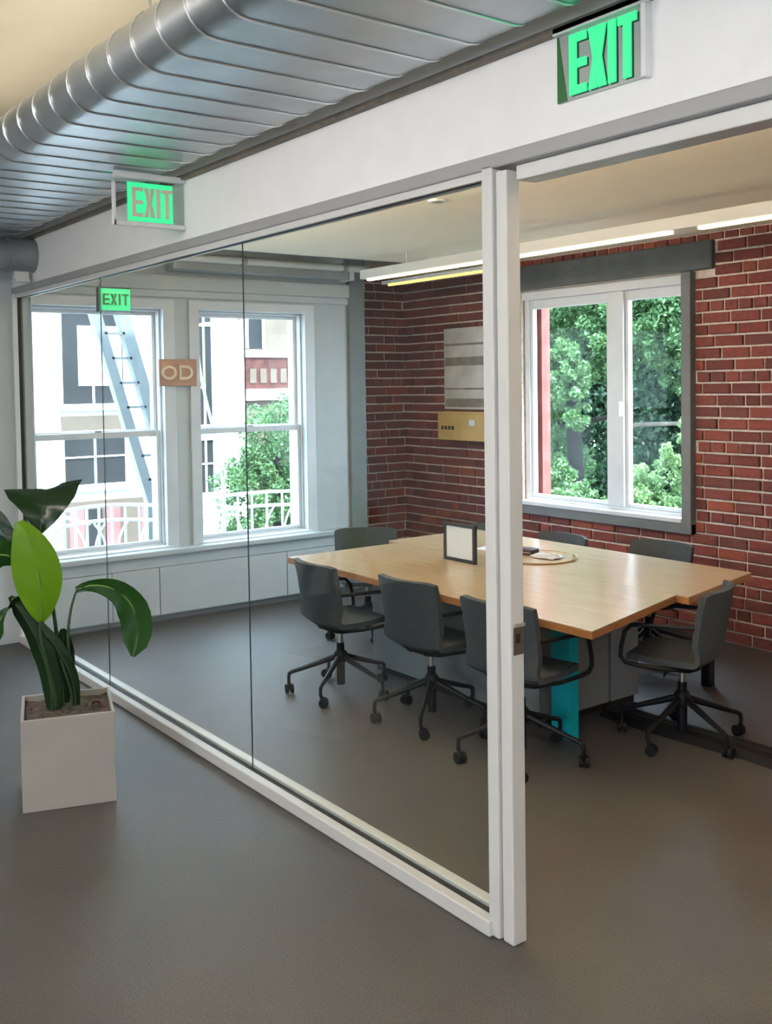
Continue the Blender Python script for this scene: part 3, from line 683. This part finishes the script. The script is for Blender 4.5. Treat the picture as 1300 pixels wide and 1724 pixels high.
# plant coordinates: s along image right (world (.323,.946)), d toward the camera (world (.946,-.323)), z
Rl = Matrix.Rotation(math.radians(18), 3, 'Z')
def PL(s, d, z): return Rl @ Vector((.323*s+.946*d, .946*s-.323*d, z))
def bez(p, n):
    p = [Vector(q) for q in p]; out = []
    for i in range(n+1):
        t = i/n; q = list(p)
        while len(q) > 1: q = [q[k]*(1-t)+q[k+1]*t for k in range(len(q)-1)]
        out.append(q[0])
    return out
def leaf(spine, width, side, m, fold=.25, shape=None, curl=0.0, nu=14):
    # spine: control points (s,d,z); side: lateral direction in (s,d,z)
    sp = bez([PL(*q) for q in spine], nu); sd_ = (PL(*side)-PL(0, 0, 0)).normalized()
    A = []; Bk = []
    for i, p in enumerate(sp):
        t = i/nu; tg = (sp[min(i+1, nu)]-sp[max(i-1, 0)]).normalized()
        lat = (sd_-tg*sd_.dot(tg)).normalized(); nr = tg.cross(lat).normalized()
        wv = width*(shape(t) if shape else math.sin(PI*min(1, t*.94+.03))**.75)
        ra = []; rb = []
        for j in range(9):
            u = -1+j/4
            q = p+lat*(u*wv)+nr*(abs(u)*fold*wv+curl*u*u*wv)+nr*(.004*math.sin(i*1.3+u*4))
            ra.append(tuple(q+nr*.0012)); rb.append(tuple(q-nr*.0012))
        A.append(ra); Bk.append(rb)
    o = MB().solid(A, Bk).build('leaf', m, pp, True)
    MB().tube([tuple(p) for p in sp], [.0055*(1-.7*i/nu) for i in range(nu+1)], 6).build('midrib', 'midrib' if m != 'plantB' else 'stalk', o, True)
    return o
def stalk(pts, r0, r1, m='stalk', n=14):
    sp = bez([PL(*q) for q in pts], n); MB().tube([tuple(p) for p in sp], [r0+(r1-r0)*i/n for i in range(n+1)], 8).build('stalk', m, pp, True)
# top dark leaf, spreading both sides from its petiole
leaf([(-.10, .02, 1.235), (-.085, .03, 1.33), (-.075, .0, 1.39), (-.07, -.14, 1.42)], .185, (1, .1, .12), 'plantB', -.28, lambda t: (.06+1.25*t if t < .6 else .81+.6*(t-.6)) * (1 if t < .88 else max(.15, 1-(t-.88)*5)))
stalk([(-.02, 0, .41), (-.03, -.04, .8), (-.075, -.03, 1.05), (-.10, .015, 1.24)], .011, .006)
# large bright leaf
leaf([(-.105, .06, .83), (-.09, .09, .97), (-.115, .09, 1.15), (-.19, .06, 1.30)], .108, (1, -.15, .1), 'plantA', .14)
stalk([(-.05, .02, .41), (-.06, .05, .60), (-.13, .05, .74), (-.105, .06, .84)], .014, .007)
# left dark leaf and yellow green leaf, running out of frame
leaf([(-.17, .03, 1.10), (-.24, .06, 1.165), (-.31, .06, 1.17), (-.40, .04, 1.10)], .075, (.1, .4, 1), 'plantC', .2)
stalk([(-.05, -.03, .41), (-.09, -.03, .75), (-.14, 0, .98), (-.175, .03, 1.10)], .010, .005)
leaf([(-.17, .0, .93), (-.25, .04, .92), (-.31, .06, .84), (-.33, .05, .72)], .08, (.55, .3, .55), 'plantC', .15)
stalk([(-.06, -.02, .41), (-.12, -.04, .62), (-.19, -.02, .82), (-.17, 0, .93)], .009, .005)
leaf([(-.2, -.1, 1.10), (-.26, -.12, 1.24), (-.32, -.14, 1.34), (-.42, -.15, 1.37)], .05, (.3, 0, 1), 'plantB', .1)
stalk([(-.04, -.06, .41), (-.08, -.1, .8), (-.15, -.1, 1.0), (-.2, -.1, 1.1)], .007, .004)
# right arching leaf
leaf([(.055, .0, .955), (.20, .03, 1.02), (.40, .05, .90), (.305, .05, .625)], .072, (.75, .25, .9), 'plantC', .18, lambda t: (.2+.85*min(1, t*1.6)) if t < .8 else 1.05*math.sqrt(max(.01, 1-((t-.8)/.2)**2)))
stalk([(.05, 0, .41), (.0, .02, .62), (-.005, .03, .82), (.06, 0, .96)], .010, .005)
# thick sheathing dark leaf rising from the soil, and a folded one
leaf([(-.065, .03, .405), (-.07, .05, .62), (-.13, .06, .80), (-.24, .03, .95)], .045, (1, .3, .3), 'plantB', .55, lambda t: .75+.4*math.sin(PI*t) if t < .85 else 1-(t-.85)*5)
leaf([(.04, .02, .41), (.04, .05, .62), (-.06, .06, .74), (-.20, .02, .90)], .03, (1, .2, .4), 'plantB', .5, lambda t: .6+.5*math.sin(PI*t))
leaf([(.0, -.04, .41), (-.02, -.02, .55), (.0, .0, .68), (-.01, .02, .78)], .05, (1, 0, .2), 'plantB', .35)
stalk([(.02, .04, .41), (.03, .05, .5), (-.01, .06, .58), (-.02, .05, .64)], .006, .004)
leaf([(.10, .0, .40), (.13, .02, .44), (.15, .05, .43), (.17, .06, .40)], .03, (.3, .8, .2), 'dryleaf', .3)

# ------------------------------------------------------------------ outside: street side
fb = empty('street_building', (-15, 6, -3.4)); tag(fb, 'white stucco building across the street with dark windows', 'building')
def fbx(name, m, *bx, par=None, o=(-15, 6, -3.4)):
    mb = MB()
    for (a0, a1, b0, b1, c0, c1) in bx: mb.box(a0-o[0], a1-o[0], b0-o[1], b1-o[1], c0-o[2], c1-o[2])
    return mb.build(name, m, par or fb)
fbx('wall', 'bwhite', (-21, -15, -2, 8.25, -3.4, 9))
for (a, b, c, d) in ((5.17, 6.12, 1.68, 4.2), (5.17, 6.12, .47, 1.22), (7.35, 7.62, 1.3, 4.2), (7.35, 7.62, .2, 1.05), (2.6, 3.6, 1.68, 4.2), (2.6, 3.6, .47, 1.22)):
    f = fbx('window', 'extwhite', (-15, -14.94, a-.06, a, c-.06, d+.06), (-15, -14.94, b, b+.06, c-.06, d+.06), (-15, -14.94, a, b, d, d+.06), (-15, -14.9, a-.1, b+.1, c-.1, c))
    fbx('pane', 'bdark', (-15, -14.985, a, b, c, d), par=f)
    fbx('glazing_bar', 'extwhite', (-14.985, -14.96, (a+b)/2-.015, (a+b)/2+.015, c, d), (-14.985, -14.96, a, b, c+(d-c)*.55-.012, c+(d-c)*.55+.012), par=f)
fbx('blind', 'paper', (-14.985, -14.97, 5.42, 6.10, 1.95, 2.85))
fbx('band', 'bbrown', (-15, -14.95, 5.15, 6.15, 1.25, 1.5))
sh = fbx('shopfront', 'bbrown', (-15, -14.9, 5.15, 6.6, -1.4, .22))
for k in range(5): fbx('shop_panel', ['bpink', 'bdark', 'bpink', 'bbrown', 'bpink'][k], (-14.9, -14.88, 5.2+k*.28, 5.2+k*.28+.22, -1.3, .1), par=sh)
b2 = empty('corner_building', (-20, 11.5, -3.4)); tag(b2, 'brown building with red brick band behind the street tree', 'building')
def b2x(name, m, *bx, par=None): return fbx(name, m, *bx, par=par or b2, o=(-20, 11.5, -3.4))
b2x('wall', 'bbrown', (-26, -20, 9.5, 18, -3.4, 8))
b2x('brick_band', 'bbrick', (-20, -19.9, 9.5, 18, 1.85, 2.55))
b2x('cornice', 'bwhite', (-20, -19.85, 9.5, 18, 2.55, 2.72), (-20, -19.85, 9.5, 18, 1.6, 1.85))
for a in (11.0, 12.6, 14.2):
    f = b2x('window', 'extwhite', (-20, -19.93, a, a+.06, 2.75, 4.2), (-20, -19.93, a+.42, a+.48, 2.75, 4.2), (-20, -19.93, a, a+.48, 4.2, 4.26))
    b2x('pane', 'bdark', (-20, -19.97, a+.06, a+.42, 2.75, 4.2), par=f)
for k in range(5): b2x('band_arch', 'bbrown', (-19.9, -19.88, 11.05+k*.26, 11.05+k*.26+.16, 1.98, 2.3))

# balcony rail and fire ladder just outside
def rail(y0_, y1_, X, zt, label):
    r = empty('balcony_railing', (X, (y0_+y1_)/2, zt-.55)); tag(r, label, 'railing'); ym = (y0_+y1_)/2; hw = (y1_-y0_)/2
    def arc(z, n=14): return [(-.16*(1-(2*i/n-1)**2), -hw+2*hw*i/n, z+.55-zt+.02*(1-(2*i/n-1)**2)) for i in range(n+1)]
    for z in (zt, zt-.14, zt-.55): MB().tube(arc(z), .017, 8).build('rail', 'extwhite', r, True)
    for s_ in (-1, 1):
        for z in (.55, 0): MB().tube([(0, s_*hw, z), (.88, s_*hw, z)], .014, 6).build('wall_arm', 'extwhite', r, True)
    n = 8
    for i in range(n+1):
        y = -hw+2*hw*i/n; x = -.16*(1-(2*i/n-1)**2)
        MB().tube([(x, y, 0), (x, y, .55+.02*(1-(2*i/n-1)**2))], .014, 6).build('baluster', 'extwhite', r, True)
    for s in (-1, 1):
        for k in range(3): MB().tube(bez([(-.05-.04*k, s*(hw-.12-.2*k), .0), (-.06-.04*k, s*(hw-.16-.2*k), .25), (-.06-.04*k, s*(hw-.02-.2*k), .41)], 8), .012, 6).build('scroll', 'extwhite', r, True)
    return r
rail(3.0, 3.95, -9.0, .80, 'white curved iron railing outside the sash window next to the partition')
rail(4.42, 5.75, -9.0, .80, 'white curved iron railing outside the sash window beside the pilaster')
la = empty('fire_ladder', (-9.35, 3.87, .2)); tag(la, 'white slanting fire escape ladder outside the first street window', 'ladder')
for dy, w_ in ((-.15, .05), (.10, .06)):
    MB().prism([(-.30+dy, 2.7), (-.30+dy+w_*2, 2.7), (.30+dy+w_*2, .6), (.32+dy+w_*2, -3.6), (.32+dy, -3.6), (.30+dy, .6)], -.05, .05, 'x').build('stringer', 'laddergrey', la)  # even grey so the ladder stands apart from the white building
for k in range(11):
    z = .1+k*.235; yc_ = .32-(max(0, z-.6))/2.1*.60
    MB().box(-.05, .05, yc_-.1, yc_+.1, z, z+.022).build('rung', 'laddergrey', la)
cb = empty('looped_cable', (-8.9, 4.45, .5)); tag(cb, 'pale looped cable hanging outside the second street window', 'cable')
MB().tube(bez([(0, -.07, 1.9), (0, -.06, 1.3), (0, .12, 1.0), (0, .22, .6), (0, .16, .0)], 24), .016, 6).build('cable', 'extwhite', cb, True)
MB().tube([(-.01, -.05, 2.0), (.80, -.05, 2.0)], .012, 6).tube([(0, -.12, 2.0), (0, .02, 2.0)], .012, 6).build('wall_bracket', 'extwhite', cb)
MB().tube([(.0, -.10, 2.0), (.0, -.10, 1.45), (0, -.07, 1.40), (0, -.03, 1.40), (0, .0, 1.45), (0, .0, 2.0)], .014, 6).build('hook', 'cletter', cb, True)

# ------------------------------------------------------------------ trees
def foliage(name, blobs, n, size, m, par, seed, origin):
    g = np.random.default_rng(seed); P = []
    wts = np.array([b[3]*b[4]*b[5] for b in blobs])**.67; wts /= wts.sum()
    cnt = (wts*n).astype(int)
    for b, k in zip(blobs, cnt):
        d = g.normal(size=(k, 3)); d /= np.linalg.norm(d, axis=1)[:, None]
        # clumps
        nc = max(6, k//70); cdirs = g.normal(size=(nc, 3)); cdirs /= np.linalg.norm(cdirs, axis=1)[:, None]
        rad = g.uniform(.62, 1.05, nc); idx = g.integers(0, nc, k)
        c = cdirs[idx]*rad[idx][:, None]*np.array(b[3:6])
        cl = d*g.uniform(.2, 1, (k, 1))**.5*.20*np.mean(b[3:6])
        P.append(np.array(b[:3])+c+cl)
    P = np.concatenate(P)-np.array(origin); k = len(P)
    nrm = g.normal(size=(k, 3)); nrm[:, 2] += .6; nrm /= np.linalg.norm(nrm, axis=1)[:, None]
    a = np.cross(nrm, g.normal(size=(k, 3))); a /= np.linalg.norm(a, axis=1)[:, None]; b_ = np.cross(nrm, a)
    s = g.uniform(.6, 1.2, (k, 1))*size
    V = np.stack([P-a*s, P-b_*s*.5+nrm*s*.15, P+a*s, P+b_*s*.5+nrm*s*.15], 1).reshape(-1, 3)
    me = bpy.data.meshes.new(name); me.vertices.add(4*k); me.vertices.foreach_set('co', V.ravel().astype(np.float32))
    me.loops.add(4*k); me.loops.foreach_set('vertex_index', np.arange(4*k, dtype=np.int32))
    me.polygons.add(k); me.polygons.foreach_set('loop_start', np.arange(0, 4*k, 4, dtype=np.int32)); me.polygons.foreach_set('loop_total', np.full(k, 4, np.int32))
    me.update(calc_edges=True); me.materials.append(MT[m])
    o = bpy.data.objects.new(name, me); COL.objects.link(o); o.parent = par; o['kind'] = 'stuff'; return o
def tree(name, base, label, trunk, blobs, n, size, m, seed, r0=.18, bark='bark', cat='tree', extra=()):
    T = empty(name, base); tag(T, label, cat)
    for i, pts in enumerate(trunk):
        q = [tuple(Vector(p)-Vector(base)) for p in pts]; rr = r0*(1 if i == 0 else .25)
        MB().tube(bez(q, 10), [rr*(1-.5*k/10) for k in range(11)], 10).build('trunk' if i == 0 else 'branch', bark, T, True)
    foliage('foliage', blobs, n, size, m, T, seed, base)
    for j, (bl, nn, mm) in enumerate(extra): foliage('foliage', bl, nn, size, mm, T, seed+50+j, base)
    return T
G = -3.4
tree('leafy_tree', (-9.55, 10.3, G), 'tall leafy tree with dark trunk filling the left garden window pane',
     [[(-9.55, 10.3, G), (-9.5, 10.3, 0), (-9.6, 10.25, 2.4)], [(-9.55, 10.3, 1.25), (-9.9, 10.2, 1.42), (-10.5, 10.1, 1.5)], [(-9.55, 10.25, 1.3), (-9.0, 10.2, 1.45), (-8.4, 10.1, 1.5)], [(-9.55, 10.3, 2), (-9.2, 10.5, 3), (-8.9, 10.6, 4)]],
     [(-9.9, 10.7, 3.1, 1.1, .9, 1.1), (-8.9, 10.9, 3.6, 1.1, .9, 1.0), (-10.2, 10.0, 1.5, .55, .6, .9), (-9.6, 10.4, 2.4, .7, .6, .5), (-8.9, 10.5, 2.6, .5, .6, .6), (-10.3, 10.6, .6, .6, .6, .6)], 52000, .036, 'leafA', 11, .17,
     extra=(([(-10.0, 9.7, 2.4, .4, .4, .7), (-9.3, 9.8, 3.2, .5, .4, .4), (-10.1, 9.7, 1.3, .3, .3, .4)], 12000, 'leafC'), ([(-9.3, 9.75, 2.0, .4, .3, .4), (-9.0, 9.7, 1.55, .2, .2, .25), (-9.5, 9.8, .75, .22, .2, .25)], 7000, 'leafA')))
tree('shade_tree', (-7.2, 11.2, G), 'dark green tree behind the right garden window pane',
     [[(-9.25, 10.9, G), (-9.2, 10.9, 0), (-9.22, 10.9, 2.6)], [(-9.22, 10.9, 1.3), (-7.8, 10.9, 1.4), (-7.0, 11.0, 1.3)]],
     [(-8.0, 11.0, 3.0, .9, .7, .7), (-7.6, 10.9, 2.4, .6, .6, .6), (-8.2, 11.2, 3.9, 1.1, .9, .8), (-7.9, 11.1, 1.9, .45, .4, .45), (-8.6, 11.2, 2.3, .4, .4, .5)], 46000, .036, 'leafA', 23, .13, 'palebark')
tree('evergreen_tree', (-11.8, 13.9, G), 'dense dark evergreen standing behind the other garden trees',
     [[(-11.8, 13.9, G), (-11.8, 13.9, 1), (-11.8, 13.9, 5)]],
     [(-14.0, 13.9, 1.5, 2.0, 1.0, 2.5), (-12.0, 14.2, 1.0, 2.0, 1.0, 2.6), (-10.0, 14.0, 1.0, 1.8, 1.0, 2.8), (-12, 14.2, 3.6, 2.6, 1.1, 1.2), (-12.5, 14.6, .2, 3.2, .9, 2.2), (-10.5, 14.6, .5, 3, .9, 2.4), (-11.2, 14.8, 2.4, 3.6, .9, 1.5), (-8.4, 14.0, 1.5, 1.2, 1.0, 3.0)], 140000, .062, 'leafB', 31, .22)
tree('garden_bush', (-7.15, 9.2, G), 'light green bush at the bottom right of the garden window',
     [[(-7.15, 9.2, G), (-7.2, 9.2, -1), (-7.15, 9.2, .6)]],
     [(-7.2, 9.2, .75, .45, .4, .40), (-7.6, 9.3, .5, .4, .4, .4), (-6.85, 9.3, 1.05, .35, .4, .40), (-7.2, 9.2, -.1, .8, .6, .7)], 15000, .035, 'leafC', 41, .06, cat='bush')
tree('flowering_bush', (-8.9, 9.3, G), 'dark green bush at the bottom left of the garden window',
     [[(-8.9, 9.3, G), (-8.9, 9.3, -1), (-8.9, 9.3, .3)]],
     [(-9.1, 9.3, .45, .4, .4, .5), (-8.6, 9.2, .25, .5, .4, .4), (-8.1, 9.3, .1, .4, .4, .4), (-8.7, 9.3, -.4, 1, .5, .6)], 14000, .032, 'leafA', 47, .06, cat='bush')
tree('street_tree', (-12.3, 7.2, G), 'green street tree seen through the second street window',
     [[(-12.3, 7.2, G), (-12.3, 7.2, -1), (-12.3, 7.25, 1.2)]],
     [(-12.3, 7.35, .9, .6, .55, .95), (-12.3, 6.85, .3, .6, .55, .6), (-12.2, 7.8, .6, .7, .7, 1.1)], 26000, .034, 'leafA', 53, .1)
